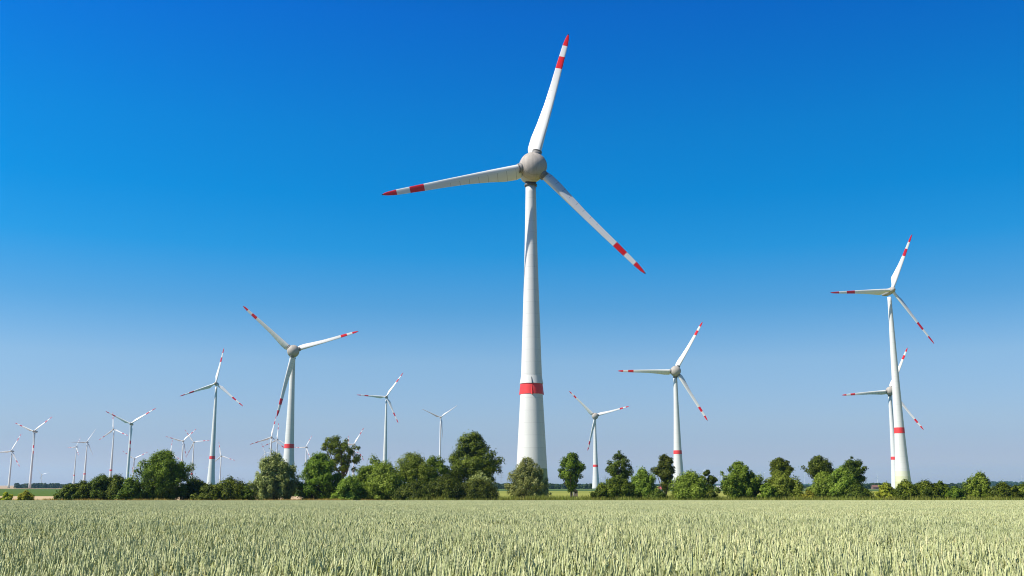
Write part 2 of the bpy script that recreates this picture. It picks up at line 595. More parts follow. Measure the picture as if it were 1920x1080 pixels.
PROF = {
    'dome': [(0, .86), (.25, 1), (.55, .92), (.8, .66), (1, .2)],
    'round': [(0, .55), (.25, .92), (.5, 1), (.78, .78), (1, .22)],
    'egg': [(0, .16), (.22, .42), (.45, .86), (.68, 1), (.88, .72), (1, .3)],
    'pyramid': [(0, .9), (.25, 1), (.55, .7), (.8, .4), (1, .1)],
    'spread': [(0, .75), (.25, 1), (.5, .9), (.75, .72), (1, .3)],
    'flat': [(0, .5), (.3, 1), (.6, .95), (.85, .78), (1, .5)],
    'oak': [(0, .35), (.2, .85), (.4, 1), (.6, .92), (.8, .62), (1, .3)],
    'cone': [(0, .8), (.2, 1), (.45, .95), (.7, .76), (.88, .48), (1, .15)],
    'column': [(0, .5), (.3, .9), (.6, 1), (.85, .7), (1, .3)],
}


def crown_mesh(name, rg, H0, H1, half, prof, nclump, per, leaf, mat, streak=0.0, clump=.26, gap=0.0, ragged=.12, shift=(0, 0), flat=.85):
    nclump, per, leaf, clump = int(nclump * 1.7), int(per * 1.15), leaf * .72, clump * .80
    pz = np.array(PROF[prof])
    hh = H1 - H0
    tt = []
    while len(tt) < nclump:
        t = rg.random()
        if rg.random() < np.interp(t, pz[:, 0], pz[:, 1]) ** 1.3 + .04: tt.append(t)
    t = np.array(tt)
    w = np.interp(t, pz[:, 0], pz[:, 1])
    an = rg.random(nclump) * 6.283
    rad = rg.random(nclump) ** .42
    crad = half * clump * (0.62 + .7 * rg.random(nclump))
    rr = np.maximum(w * half * (1 + rg.normal(0, ragged, nclump)) - crad * .8, 0) * rad
    cen = np.stack([np.cos(an) * rr + shift[0] * t, np.sin(an) * rr * .95 + shift[1] * t, H0 + t * (hh - crad * .8) + crad * .15], -1)
    # a few clumps at the very top and out at the edges give an uneven outline
    keep = rg.random(nclump) >= gap
    cen, crad = cen[keep], crad[keep]
    n = (per * (crad / crad.mean()) ** 2).astype(int) + 4
    ci = np.repeat(np.arange(len(cen)), n)
    K = len(ci)
    d = rg.normal(0, 1, (K, 3))
    d /= np.linalg.norm(d, axis=1)[:, None]
    r = crad[ci] * (0.35 + .75 * rg.random(K) ** .6)
    off = d * r[:, None]
    stray = rg.random(K) < .10
    off[stray] *= (1.15 + .5 * rg.random(int(stray.sum())))[:, None]
    off[:, 2] *= flat * (1 + streak * .7)
    if streak: off[:, :2] *= (1 - .25 * streak)
    p = cen[ci] + off
    # stray sprigs
    p[:, 2] = np.maximum(p[:, 2], 0.02)
    axis0 = np.array([shift[0] * .5, shift[1] * .5, H0 + hh * .35])
    outw = p - axis0
    outw /= np.linalg.norm(outw, axis=1)[:, None] + 1e-6
    nrm = d * .9 + outw * .5 + rg.normal(0, .42, (K, 3)) + np.array([0, 0, .2])
    nrm /= np.linalg.norm(nrm, axis=1)[:, None]
    ldir = rg.normal(0, 1, (K, 3)) * (1 - .6 * streak) + (outw * .9 + np.array([0, 0, .9])) * streak * 1.4
    ldir -= nrm * (ldir * nrm).sum(1)[:, None]
    ldir /= np.linalg.norm(ldir, axis=1)[:, None] + 1e-6
    sd_ = np.cross(nrm, ldir)
    s = leaf * (.6 + .8 * rg.random(K))[:, None]
    a, b = s * (.75 + .55 * streak), s * (.5 - .2 * streak)
    v = np.stack([p - ldir * a, p + sd_ * b - ldir * a * .1, p + ldir * a, p - sd_ * b - ldir * a * .1], 1).reshape(-1, 3)
    qd = (np.arange(K) * 4)[:, None] + np.arange(4)[None]
    tone = rg.normal(0, .15, len(cen))[ci]
    rnd = np.clip(.5 + tone + rg.normal(0, .2, K), 0, 1)
    return np_mesh(name, v, qd, mat, False, np.repeat(rnd, 4)), cen


def limb_mesh(name, segs, mat, sides=7):
    """segs: list of (points, radii); tapered tubes in one mesh"""
    V, Q = [], []
    off = 0
    for P, Rr in segs:
        P = np.asarray(P, float)
        n = len(P)
        T = np.gradient(P, axis=0)
        T /= np.linalg.norm(T, axis=1)[:, None] + 1e-9
        for i in range(n):
            u = np.cross(T[i], [0.31, 0.9, 0.2]); u /= np.linalg.norm(u)
            w = np.cross(T[i], u)
            for k in range(sides):
                a = 2 * math.pi * k / sides
                V.append(P[i] + (u * math.cos(a) + w * math.sin(a)) * Rr[i])
        for i in range(n - 1):
            for k in range(sides):
                k2 = (k + 1) % sides
                Q.append((off + i * sides + k, off + i * sides + k2, off + (i + 1) * sides + k2, off + (i + 1) * sides + k))
        off += n * sides
    return np_mesh(name, V, Q, mat, True)


def plant(name, cat, label, u, Y, top, wpx, prof, leafk, H0=0.0, n=42, per=130, leaf=.30, streak=0., clump=.27, gap=0., ragged=.12,
          shift=0., trunk_r=.16, seed=None, group=None, u_base=None, flat=.85, limbs=5):
    """top: image row of the top of the plant; wpx: width in pixels; both turned into metres at distance Y"""
    base = ground_at(u if u_base is None else u_base, Y)
    fw = Y * math.cos(PITCH)
    H = float(ray(u, top)[2] * Y + CAM_Z - base.z)
    half = wpx / 2 / FOC * fw * 1.0
    rg = np.random.default_rng(seed if seed is not None else abs(hash_(label)) % 100000)
    root = empty(name, base)
    tag(root, label, cat, group)
    h0 = H0 * H if H0 else 0.05 * H
    sh = (u - u_base) / FOC * fw if u_base is not None else 0.0
    me, cen = crown_mesh(name + '_crown', rg, h0, H, half, prof, n, per, leaf, LEAF[leafk], streak, clump, gap, ragged, (sh + shift, 0), flat)
    link('crown', me, root)
    segs = []
    th = h0 + (H - h0) * .55
    segs.append(([(0, 0, -.15), (sh * .1, 0, h0 * .4), (sh * .3 + .1, .05, max(h0, th * .5)), (sh * .5, 0, th)],
                 [trunk_r * 1.35, trunk_r, trunk_r * .8, trunk_r * .35]))
    order = rg.permutation(len(cen))[:limbs + 4]
    for j, k in enumerate(order):
        c = cen[k]
        z0 = min(max(h0 * .8, .25 * c[2]), c[2] * .8)
        s0 = np.array([sh * .2, 0, z0]) if H0 > .1 else np.array([rg.normal(0, .15 * half), rg.normal(0, .1 * half), -.1])
        mid = s0 * .45 + c * .55 + np.array([0, 0, -.08 * H]) * (1 if H0 > .1 else -.5)
        segs.append(([s0, mid, c], [trunk_r * .55, trunk_r * .34, trunk_r * .12]))
    link('trunk', limb_mesh(name + '_trunk', segs, M_BARK), root)
    return root


def hash_(s):
    h = 7
    for ch in s: h = (h * 31 + ord(ch)) & 0x7fffffff
    return h


HEDGE = 'bushes along the edge of the wheat field'
TREES = 'trees along the edge of the wheat field'


def bush(label, u, Y, top, w, kind='dark', prof='dome', **k):
    k['n'] = int(k.get('n', 40) * 1.45)
    return plant('bush', 'bush', label, u, Y, top - 2, w * (1.2 if u < 1000 else 1.08), prof, kind, group=HEDGE, **k)


def tree(label, u, Y, top, w, kind='mid', prof='round', **k):
    k.setdefault('n', 60)
    k.setdefault('trunk_r', .3)
    return plant('tree', 'tree', label, u, Y, top - 2, w * 1.08, prof, kind, group=TREES, **k)


# left end of the row
bush('small sunlit shrub at the far left end of the field edge', 14, 205.6, 923, 24, 'lime', n=18, per=70, leaf=.22, streak=.4)
bush('bright yellow green shrub standing alone before the stubble strip', 50, 205.6, 922, 32, 'lime', n=24, per=80, leaf=.22, streak=.5)
bush('low dark bush at the left end of the long hedge', 131, 214, 911, 44, 'dark', streak=.3)
bush('dark hedge bush just right of the low end bush', 160, 216, 901, 52, 'dark', streak=.3)
bush('dark bush below the turbine whose blade points straight up', 188, 217, 891, 52, 'dark', n=48, streak=.3)
bush('dark bush at the foot of the long nacelle turbine', 216, 218, 891, 56, 'dark', n=48, streak=.3)
bush('rounded dark bush tucked against the left flank of the dense round tree', 243, 216, 899, 50, 'dark', streak=.3)
tree('dense round bushy tree left of the tall slim turbine with red band', 305, 220, 845, 100, 'mid', 'round', n=150, per=130, ragged=.14, H0=.04, leaf=.28, clump=.19, streak=.3)
bush('greyish dome shaped bush between the round tree and slim banded tower', 366, 226, 897, 56, 'deep', n=46)
bush('broad dark bush with bare twigs on top right of slim banded tower', 430, 216, 898, 72, 'dark', n=60, streak=.3)
bush('dark bush in front of the slim banded tower foot', 396, 213, 907, 50, 'dark', n=36, streak=.3)
bush('small dark bush against the left side of the grey willow', 462, 215, 913, 32, 'dark', n=24, per=90)
tree('silvery grey green willow in front of the second ball headed turbine', 512, 219, 851, 88, 'grey', 'dome', n=110, per=150, streak=.55, clump=.2, H0=.05)
tree('dark green bushy tree with short visible trunk right of the grey willow', 598, 224, 850, 90, 'mid', 'dome', n=105, per=150, H0=.08, clump=.22, trunk_r=.42)
tree('gnarled oak with open gappy crown and leaning trunk', 629, 248, 819, 72, 'dark', 'flat', n=54, per=120, H0=.47, clump=.19, gap=.2, ragged=.22, trunk_r=.42, u_base=645, leaf=.3, seed=21)
bush('yellow green bush under the gnarled oak', 655, 214, 893, 54, 'light', n=44, streak=.3)
tree('mid green tree right of the gnarled oak below the lone white tower', 697, 232, 853, 66, 'mid', 'round', n=70, per=130, H0=.08)
tree('light green tree in front below the lone white tower', 722, 219, 868, 88, 'light', 'dome', n=85, per=140, H0=.05, streak=.25)
tree('leafy tree with uneven top between two slim white towers', 772, 232, 846, 88, 'light', 'spread', n=85, per=140, H0=.06, ragged=.2)
tree('olive tree at the left shoulder of the large oak', 816, 236, 851, 60, 'mid', 'round', n=60, per=130, H0=.08, ragged=.18)
tree('large dark oak with broad billowing crown left of the main tower', 884, 242, 812, 108, 'dark', 'oak', n=150, per=130, H0=.16, clump=.19, gap=.08, ragged=.14, seed=33, trunk_r=.55, leaf=.34)
bush('silvery shrub in front of the large oak', 900, 222, 884, 56, 'grey', n=44, per=110)
bush('very dark low bush left of the wide hedge bush under the large oak', 778, 212, 905, 76, 'deep', n=46)
bush('wide dark green hedge bush with feathery top under the large oak', 838, 213, 893, 80, 'deep', n=64, streak=.4)
bush('dark bush at the right end of the hedge under the large oak', 895, 214, 900, 78, 'deep', n=60, streak=.4)
# centre
tree('pale grey green bushy tree in front of the main turbine tower', 989, 236, 857, 76, 'grey', 'cone', n=170, per=90, leaf=.22, streak=.3, clump=.16, ragged=.12, H0=.04, seed=4)
tree('lollipop shaped tree beside the small wooden hide', 1071, 292, 850, 54, 'dark', 'egg', n=60, per=150, H0=.14, clump=.27, trunk_r=.36, leaf=.34)
tree('dark slender tree with two tufted crowns behind the right hedge', 1163, 268, 846, 46, 'deep', 'spread', n=44, per=120, H0=.42, clump=.3, gap=.1, ragged=.2, trunk_r=.3, leaf=.32)
bush('wide dark bush with sloping left side under the two tufted tree', 1157, 216, 892, 68, 'dark', n=62, streak=.25)
bush('low dark bush at the left foot of the sloping hedge', 1126, 214, 909, 36, 'dark', n=28, per=90)
bush('light green bush with pointed top right of the two tufted tree', 1205, 217, 881, 58, 'light', 'dome', n=58, streak=.35)
bush('low shadowed bush in front of the red roofed shed', 1234, 213, 920, 44, 'deep', n=24, per=90)
tree('dark narrow tree left of the banded tower with three spread blades', 1248, 262, 852, 44, 'deep', 'egg', n=46, per=140, H0=.2, clump=.3, trunk_r=.36, leaf=.32)
bush('large light olive bush at the foot of the right ball headed turbine', 1295, 216, 886, 84, 'light', n=80, streak=.2, ragged=.15)
bush('low dark bush at the right foot of the large olive bush', 1334, 212, 921, 32, 'deep', n=20, per=80)
tree('dark sapling with forked crown right of the large olive bush', 1329, 226, 883, 30, 'deep', 'column', n=24, per=90, H0=.32, clump=.28, gap=.15, trunk_r=.12)
tree('broad conical tree with spiky shoots standing before the distant turbines', 1388, 219, 866, 76, 'mid', 'round', n=110, per=130, H0=.05, clump=.2, ragged=.2, streak=.3)
bush('low brownish green bush between the conical tree and its right neighbour', 1440, 215, 906, 40, 'mid', n=30, per=90)
tree('dark round crowned tree rising behind a lighter bush', 1466, 250, 857, 42, 'dark', 'round', n=50, per=130, H0=.5, clump=.3, trunk_r=.28)
bush('light green bush hiding the stem of the dark round crowned tree', 1466, 218, 886, 76, 'light', n=74, streak=.25)
bush('low yellowish bush in the gap left of the twin dark crowns', 1512, 212, 920, 34, 'yellow', n=20, per=70)
tree('left one of two dark crowned trees beside the double tower', 1536, 252, 856, 56, 'deep', 'round', n=52, per=130, H0=.5, clump=.28, trunk_r=.3)
tree('right one of two dark crowned trees beside the double tower', 1602, 252, 854, 46, 'deep', 'round', n=56, per=140, H0=.3, clump=.28, trunk_r=.36)
bush('tall leafy bush under the left dark crowned tree', 1546, 219, 886, 62, 'light', 'spread', n=60, streak=.3)
bush('pointed leafy bush between the twin dark crowned trees', 1578, 217, 877, 60, 'light', 'spread', n=70, streak=.35, ragged=.18)
bush('low dark bush sloping down on the right below the twin dark crowns', 1606, 213, 908, 54, 'deep', n=40)
bush('olive yellow bush left of the double tower', 1661, 217, 906, 40, 'yellow', n=34, per=100)
bush('dark bush at the foot of the double tower', 1697, 214, 902, 52, 'dark', n=46, streak=.25)
bush('dark bush just right of the double tower', 1733, 215, 902, 56, 'dark', n=50, streak=.25)
bush('dark bush with spiky top a little further right of the double tower', 1763, 216, 903, 40, 'dark', n=36, streak=.3)
bush('low dark bush in the dip before the upswept light bush', 1790, 213, 914, 42, 'dark', n=30, per=100)
tree('light green tree with upswept branches near the right edge', 1837, 221, 888, 56, 'light', 'spread', n=60, per=120, H0=.05, streak=.7, ragged=.22)
bush('dark bush right of the tree with upswept branches', 1880, 216, 905, 52, 'dark', n=44, streak=.2)
bush('dark bush cut by the right edge of the view', 1918, 217, 907, 50, 'dark', n=44, streak=.2)

# bare branch of the gnarled oak's neighbour and twigs above the broad dark bush
dead = empty('dead_tree', ground_at(668, 246))
tag(dead, 'bare dead branches reaching right beside the gnarled oak', 'dead tree')
segs = [([(0, 0, -.1), (.5, 0, 3.0), (1.3, .1, 5.6), (2.4, 0, 7.6)], [.16, .13, .09, .03]),
        ([(1.3, .1, 5.6), (2.0, .1, 6.6), (3.2, .2, 9.0), (3.6, .2, 10.6)], [.07, .06, .04, .02]),
        ([(2.0, .1, 6.6), (3.4, 0, 8.2), (4.2, 0, 9.9)], [.05, .04, .015]),
        ([(2.6, .1, 7.8), (2.4, .1, 9.3), (2.7, 0, 10.2)], [.04, .03, .015]),
        ([(.5, 0, 3.0), (-.4, 0, 5.0), (-.7, 0, 7.4)], [.07, .05, .02])]
link('trunk', limb_mesh('dead_tree_trunk', segs, M_DEADWOOD, 5), dead)
twig = empty('dead_tree', ground_at(440, 219))
tag(twig, 'thin bare twigs sticking up above the broad dark bush', 'dead tree')
rg = np.random.default_rng(12)
segs = []
for k in range(11):
    x = -1.8 + k * .36
    segs.append(([(0, 0, 0), (x * .6, rg.normal(0, .2), 2.8), (x + rg.normal(0, .2), 0, 4.6 + 1.2 * rg.random())], [.05, .03, .01]))
link('trunk', limb_mesh('twigs', segs, M_DEADWOOD, 5), twig)

# ------------------------------------------------------------------ far woods (read as one mass)
M_WOOD = leaf_mat('far_wood_leaves', (0.014, 0.030, 0.012), (0.045, 0.070, 0.022), 0.15)


def wood(label, u0, u1, Y, top, seed, crown=(8, 13), depth=60, per=230, leaf=1.3):
    rg = np.random.default_rng(seed)
    b0, b1 = ground_at(u0, Y), ground_at(u1, Y)
    Hm = float(ray((u0 + u1) / 2, top)[2] * Y + CAM_Z - b0.z)
    Lx = b1.x - b0.x
    V, A = [], []
    nrow = max(3, int(Lx / (crown[0] * .8)))
    for j in range(nrow * 2):
        cx = (j % nrow + rg.random()) / nrow * Lx
        cyy = (0 if j < nrow else depth * .5) + rg.random() * depth * .4
        h = Hm * (.74 + .26 * rg.random()) * (1.0 if 0.06 < cx / Lx < .94 else .85)
        w = crown[0] * .5 + rg.random() * (crown[1] - crown[0]) * .5
        K = per
        d = rg.normal(0, 1, (K, 3)); d /= np.linalg.norm(d, axis=1)[:, None]
        d[:, 2] = np.where(rg.random(K) < .6, np.abs(d[:, 2]), d[:, 2])
        c = np.array([cx, cyy, h * .55])
        p = c + d * np.array([w, w, h * .45]) * (.75 + .3 * rg.random(K))[:, None]
        nlow = K // 3
        p[:nlow, 2] = rg.random(nlow) * h * .5
        nr = d + rg.normal(0, .5, (K, 3)); nr /= np.linalg.norm(nr, axis=1)[:, None]
        t1 = np.cross(nr, rg.normal(0, 1, (K, 3))); t1 /= np.linalg.norm(t1, axis=1)[:, None]
        t2 = np.cross(nr, t1)
        s = leaf * (.6 + .8 * rg.random(K))[:, None]
        V.append(np.stack([p - t1 * s, p + t2 * s * .7, p + t1 * s, p - t2 * s * .7], 1).reshape(-1, 3))
        A.append(np.repeat(np.clip(rg.normal(.5, .12) + rg.normal(0, .2, K), 0, 1), 4))
    V = np.concatenate(V)
    me = np_mesh('wood', V, np.arange(len(V)).reshape(-1, 4), M_WOOD, False, np.concatenate(A))
    o = link('wood', me, None, b0)
    return tag(o, label, 'wood', kind='stuff')


wood('dark belt of distant trees on the horizon at the far left', 23, 152, 2050, 905.5, 1)
wood('strip of distant woodland behind the left hedge and grey willow', 440, 500, 1900, 905.5, 2)
wood('distant wood on the horizon behind the big oak and main tower', 905, 1048, 1500, 905, 3)
wood('distant wood on the horizon between lollipop tree and right hedge', 1052, 1140, 1560, 906, 4)
wood('small distant copse behind the red roofed shed', 1228, 1270, 1700, 908, 5, leaf=1.0)
wood('pale distant copse left of the broad conical tree', 1332, 1346, 1800, 909, 6, (6, 9), 30, 160, .9)
wood('small distant copse in the gap left of the twin dark crowns', 1496, 1522, 1900, 909.5, 7, (6, 9), 30, 160, .9)
wood('distant wood between the twin dark crowns and the double tower', 1608, 1684, 1500, 905.5, 8)
wood('distant wood seen over the low hedge right of the double tower', 1765, 1820, 1650, 905.5, 9)
wood('bluish far off forest on the horizon at the right edge', 1846, 2010, 4200, 902, 10, (16, 26), 300, 200, 3.0)
wood('thin line of far off trees along the horizon', 140, 1860, 6500, 907.2, 11, (30, 60), 300, 120, 4.0)

# ------------------------------------------------------------------ wind turbines
def paint_mat(name, col, rough=0.42, dirt=0.12, joints=0.0, green=None, spec=.45, seams=None, streaks=True):
    m, nt, N, L, out = nodes_of(name)
    tc = N.new('ShaderNodeTexCoord')
    sep = N.new('ShaderNodeSeparateXYZ')
    L.new(tc.outputs['Object'], sep.inputs[0])
    mp = N.new('ShaderNodeMapping')
    mp.inputs['Scale'].default_value = (0.9, 0.9, 0.05)
    L.new(tc.outputs['Object'], mp.inputs[0])
    st = noise(nt, mp.outputs[0], 1.0, 5, .6)
    big = noise(nt, tc.outputs['Object'], 0.22, 3)
    f = math_n(nt, 'MULTIPLY', ramp(nt, st, [(.38, (1, 1, 1)), (.62, (0, 0, 0))]), dirt)
    c = mix_rgb(nt, f, col, tuple(x * .55 for x in col))
    c = mix_rgb(nt, math_n(nt, 'MULTIPLY', big, dirt * .8), c, tuple(a * b for a, b in zip(col, (.72, .70, .62))))
    if green:
        n = N.new('ShaderNodeMapRange')
        n.inputs['From Min'].default_value = 0
        n.inputs['From Max'].default_value = green
        L.new(sep.outputs[2], n.inputs['Value'])
        g = ramp(nt, n.outputs[0], [(0, (.10, .145, .055, 1)), (.34, (.16, .215, .085, 1)), (.67, (.23, .29, .13, 1)), (1.0, (.34, .39, .22, 1))], 'CONSTANT')
        c = mix_rgb(nt, math_n(nt, 'LESS_THAN', sep.outputs[2], green), c, g)
    if joints:
        fr = math_n(nt, 'FRACT', math_n(nt, 'DIVIDE', sep.outputs[2], joints))
        jl = math_n(nt, 'LESS_THAN', fr, .16 / joints)
        c = mix_rgb(nt, math_n(nt, 'MULTIPLY', jl, .2), c, tuple(x * .35 for x in col))
        cell = N.new('ShaderNodeTexWhiteNoise')
        cell.noise_dimensions = '1D'
        L.new(math_n(nt, 'FLOOR', math_n(nt, 'DIVIDE', sep.outputs[2], joints)), cell.inputs['W'])
        c = mix_rgb(nt, math_n(nt, 'MULTIPLY', cell.outputs['Value'], .07), c, tuple(x * .5 for x in col))
    if seams:
        ang = math_n(nt, 'ARCTAN2', sep.outputs[0], sep.outputs[2])
        fr = math_n(nt, 'FRACT', math_n(nt, 'ADD', math_n(nt, 'MULTIPLY', ang, seams / 6.28319), .15))
        c = mix_rgb(nt, math_n(nt, 'MULTIPLY', math_n(nt, 'LESS_THAN', fr, .018), .4), c, (.08, .07, .065))
        ry = math_n(nt, 'LESS_THAN', math_n(nt, 'ABSOLUTE', math_n(nt, 'ADD', sep.outputs[1], 1.55)), .05)
        c = mix_rgb(nt, math_n(nt, 'MULTIPLY', ry, .4), c, (.08, .07, .065))
    b = N.new('ShaderNodeBsdfPrincipled')
    b.inputs['Roughness'].default_value = rough
    b.inputs['Specular IOR Level'].default_value = spec
    L.new(c, b.inputs['Base Color'])
    L.new(b.outputs[0], out.inputs['Surface'])
    return m


def blade_mat(name, stripes, col, red, Rr, lines=True):
    """white blade with red bands; local +Z runs from the rotor centre to the tip"""
    m, nt, N, L, out = nodes_of(name)
    tc = N.new('ShaderNodeTexCoord')
    sep = N.new('ShaderNodeSeparateXYZ')
    L.new(tc.outputs['Object'], sep.inputs[0])
    z = math_n(nt, 'DIVIDE', sep.outputs[2], Rr)
    big = noise(nt, tc.outputs['Object'], 0.35, 4)
    c = mix_rgb(nt, big, tuple(x * .93 for x in col), tuple(min(.85, x * 1.05) for x in col))
    if lines:
        fr = math_n(nt, 'FRACT', math_n(nt, 'DIVIDE', sep.outputs[2], 3.1))
        ln = math_n(nt, 'LESS_THAN', fr, .05)
        ln = math_n(nt, 'MULTIPLY', ln, math_n(nt, 'LESS_THAN', z, .56))
        ln = math_n(nt, 'MULTIPLY', ln, math_n(nt, 'LESS_THAN', sep.outputs[0], -.35))
        c = mix_rgb(nt, math_n(nt, 'MULTIPLY', ln, .5), c, (.12, .12, .12))
    if stripes:
        redc = mix_rgb(nt, big, tuple(x * .9 for x in red), red)
        for a, b_ in stripes:
            k = math_n(nt, 'MULTIPLY', math_n(nt, 'GREATER_THAN', z, a), math_n(nt, 'LESS_THAN', z, b_))
            c = mix_rgb(nt, k, c, redc)
    c = mix_rgb(nt, math_n(nt, 'GREATER_THAN', z, .991), c, (.03, .03, .035))
    b = N.new('ShaderNodeBsdfPrincipled')
    b.inputs['Roughness'].default_value = 0.38
    b.inputs['Specular IOR Level'].default_value = .45
    L.new(c, b.inputs['Base Color'])
    L.new(b.outputs[0], out.inputs['Surface'])
    return m


WHITE = (.74, .735, .70)
M_TOWER_B = paint_mat('tower_concrete_green_foot', (.655, .65, .615), .55, .12, 3.8, 9.0)
M_TOWER_Y = paint_mat('tower_concrete_yellow_foot', (.655, .65, .615), .55, .12, 3.8, None)
M_TOWER_P = paint_mat('tower_concrete_plain', (.655, .65, .615), .55, .12, 3.8, None)
M_TOWER_W = paint_mat('tower_steel_white', (.66, .66, .64), .45, .08, 0)
M_HUB = paint_mat('hub_grey_paint', (.47, .42, .365), .6, .5, spec=.25, seams=6)
M_NAC = paint_mat('nacelle_paint', (.55, .53, .50), .42, .25)
M_NAC_DARK = paint_mat('dark_nacelle_paint', (.33, .32, .31), .45, .25)
M_DARK = simple_mat('dark_seal', (.05, .05, .055), .7)
M_GREY = simple_mat('grey_collar', (.30, .29, .28), .6, .2)
M_DARKGREY = simple_mat('dark_grey_metal', (.11, .105, .10), .6, .2)
M_BAND = simple_mat('red_band_paint', (.72, .045, .045), .5, .1, .5)
M_FIN = simple_mat('red_cover', (.62, .02, .015), .5, .15)
STR_B = [(.905, 1.0), (.728, .82)]
STR_S = [(.86, 1.0), (.605, .735)]
RED = (.72, .010, .012)
M_BL_B = blade_mat('blade_white_red_wide', STR_B, (.72, .70, .65), RED, 50)
M_BL_S = blade_mat('blade_white_red_slim', STR_S, (.74, .73, .70), (.62, .012, .03), 45, False)
M_BL_P = blade_mat('blade_plain_grey', None, (.52, .53, .54), RED, 45, False)
# yellowish foot of the hybrid tower
nt = M_TOWER_Y.node_tree


def yellow_foot(m, top):
    nt = m.node_tree
    b = [n for n in nt.nodes if n.type == 'BSDF_PRINCIPLED'][0]
    src = b.inputs['Base Color'].links[0].from_socket
    tc = nt.nodes.new('ShaderNodeTexCoord')
    sep = nt.nodes.new('ShaderNodeSeparateXYZ')
    nt.links.new(tc.outputs['Object'], sep.inputs[0])
    n = nt.nodes.new('ShaderNodeMapRange')
    n.inputs['From Max'].default_value = top
    nt.links.new(sep.outputs[2], n.inputs['Value'])
    g = ramp(nt, n.outputs[0], [(0, (.44, .44, .19)), (.25, (.50, .50, .27)), (.5, (.56, .56, .36)), (.75, (.61, .61, .46))], 'CONSTANT')
    c = mix_rgb(nt, math_n(nt, 'LESS_THAN', sep.outputs[2], top), src, g)
    nt.links.new(c, b.inputs['Base Color'])


yellow_foot(M_TOWER_Y, 13.5)


def lathe(name, prof, mat, axis='Z', sides=48, cap=True, smooth=True):
    """prof: list of (position along axis, radius)"""
    V, Q = [], []
    for s, r in prof:
        for k in range(sides):
            a = 2 * math.pi * k / sides
            if axis == 'Z': V.append((r * math.cos(a), r * math.sin(a), s))
            else: V.append((r * math.cos(a), s, r * math.sin(a)))
    n = len(prof)
    for i in range(n - 1):
        for k in range(sides):
            k2 = (k + 1) % sides
            f = (i * sides + k, i * sides + k2, (i + 1) * sides + k2, (i + 1) * sides + k)
            Q.append(f if axis == 'Z' else f[::-1])
    me = np_mesh(name, V, Q, mat, smooth)
    if cap:
        import bmesh
        bm = bmesh.new(); bm.from_mesh(me)
        bmesh.ops.holes_fill(bm, edges=[e for e in bm.edges if e.is_boundary])
        bm.to_mesh(me); bm.free()
    return me


def interp_prof(tab, z):
    return float(np.interp(z, [a for a, b in tab], [b for a, b in tab]))


def blade_mesh(name, Rr, r0, chord, thick, le, twist, mat, round_root):
    """airfoil sections along +Z; X is chordwise (+X leading edge, clockwise side seen from the front), -Y is upwind"""
    zs = np.concatenate([np.linspace(r0, Rr * .3, 16), np.linspace(Rr * .33, Rr * .96, 20), [Rr * .975, Rr * .988, Rr * .996, Rr]])
    m = 18
    V = []
    for z in zs:
        f = z / Rr
        ch = np.interp(f, *chord)
        tk = np.interp(f, *thick)
        l = np.interp(f, *le)
        tw = np.interp(f, *twist)
        rb = np.interp(f, *round_root)
        for k in range(m):
            a = 2 * math.pi * k / m
            xc = .5 * (1 + math.cos(a))                # 1 at leading edge
            xle = 1 - xc
            yt = 5 * tk * (.2969 * math.sqrt(max(xle, 0)) - .126 * xle - .3516 * xle ** 2 + .2843 * xle ** 3 - .1015 * xle ** 4) * ch
            y = yt if math.sin(a) >= 0 else -yt
            x = l - xle * ch
            # blunt circular root
            cr = interp_prof(ROOT_R, f) if False else None
            xr, yr = rb[1] * math.cos(a), rb[1] * math.sin(a)
            x = x * (1 - rb[0]) + xr * rb[0]
            y = y * (1 - rb[0]) + yr * rb[0]
            ca, sa = math.cos(tw), math.sin(tw)
            V.append((x * ca - y * sa * 1 if False else x * ca + y * sa, -x * sa + y * ca - (0.9 * f * f), z))
    n = len(zs)
    Q = []
    for i in range(n - 1):
        for k in range(m):
            k2 = (k + 1) % m
            Q.append((i * m + k, i * m + k2, (i + 1) * m + k2, (i + 1) * m + k))
    me = np_mesh(name, V, Q, mat, True)
    import bmesh
    bm = bmesh.new(); bm.from_mesh(me)
    bmesh.ops.holes_fill(bm, edges=[e for e in bm.edges if e.is_boundary])
    bm.to_mesh(me); bm.free()
    return me


class _RR:                     # piecewise (blend towards a round root, radius of that root)
    pass


def rr(tab):
    return tab


_np_interp = np.interp


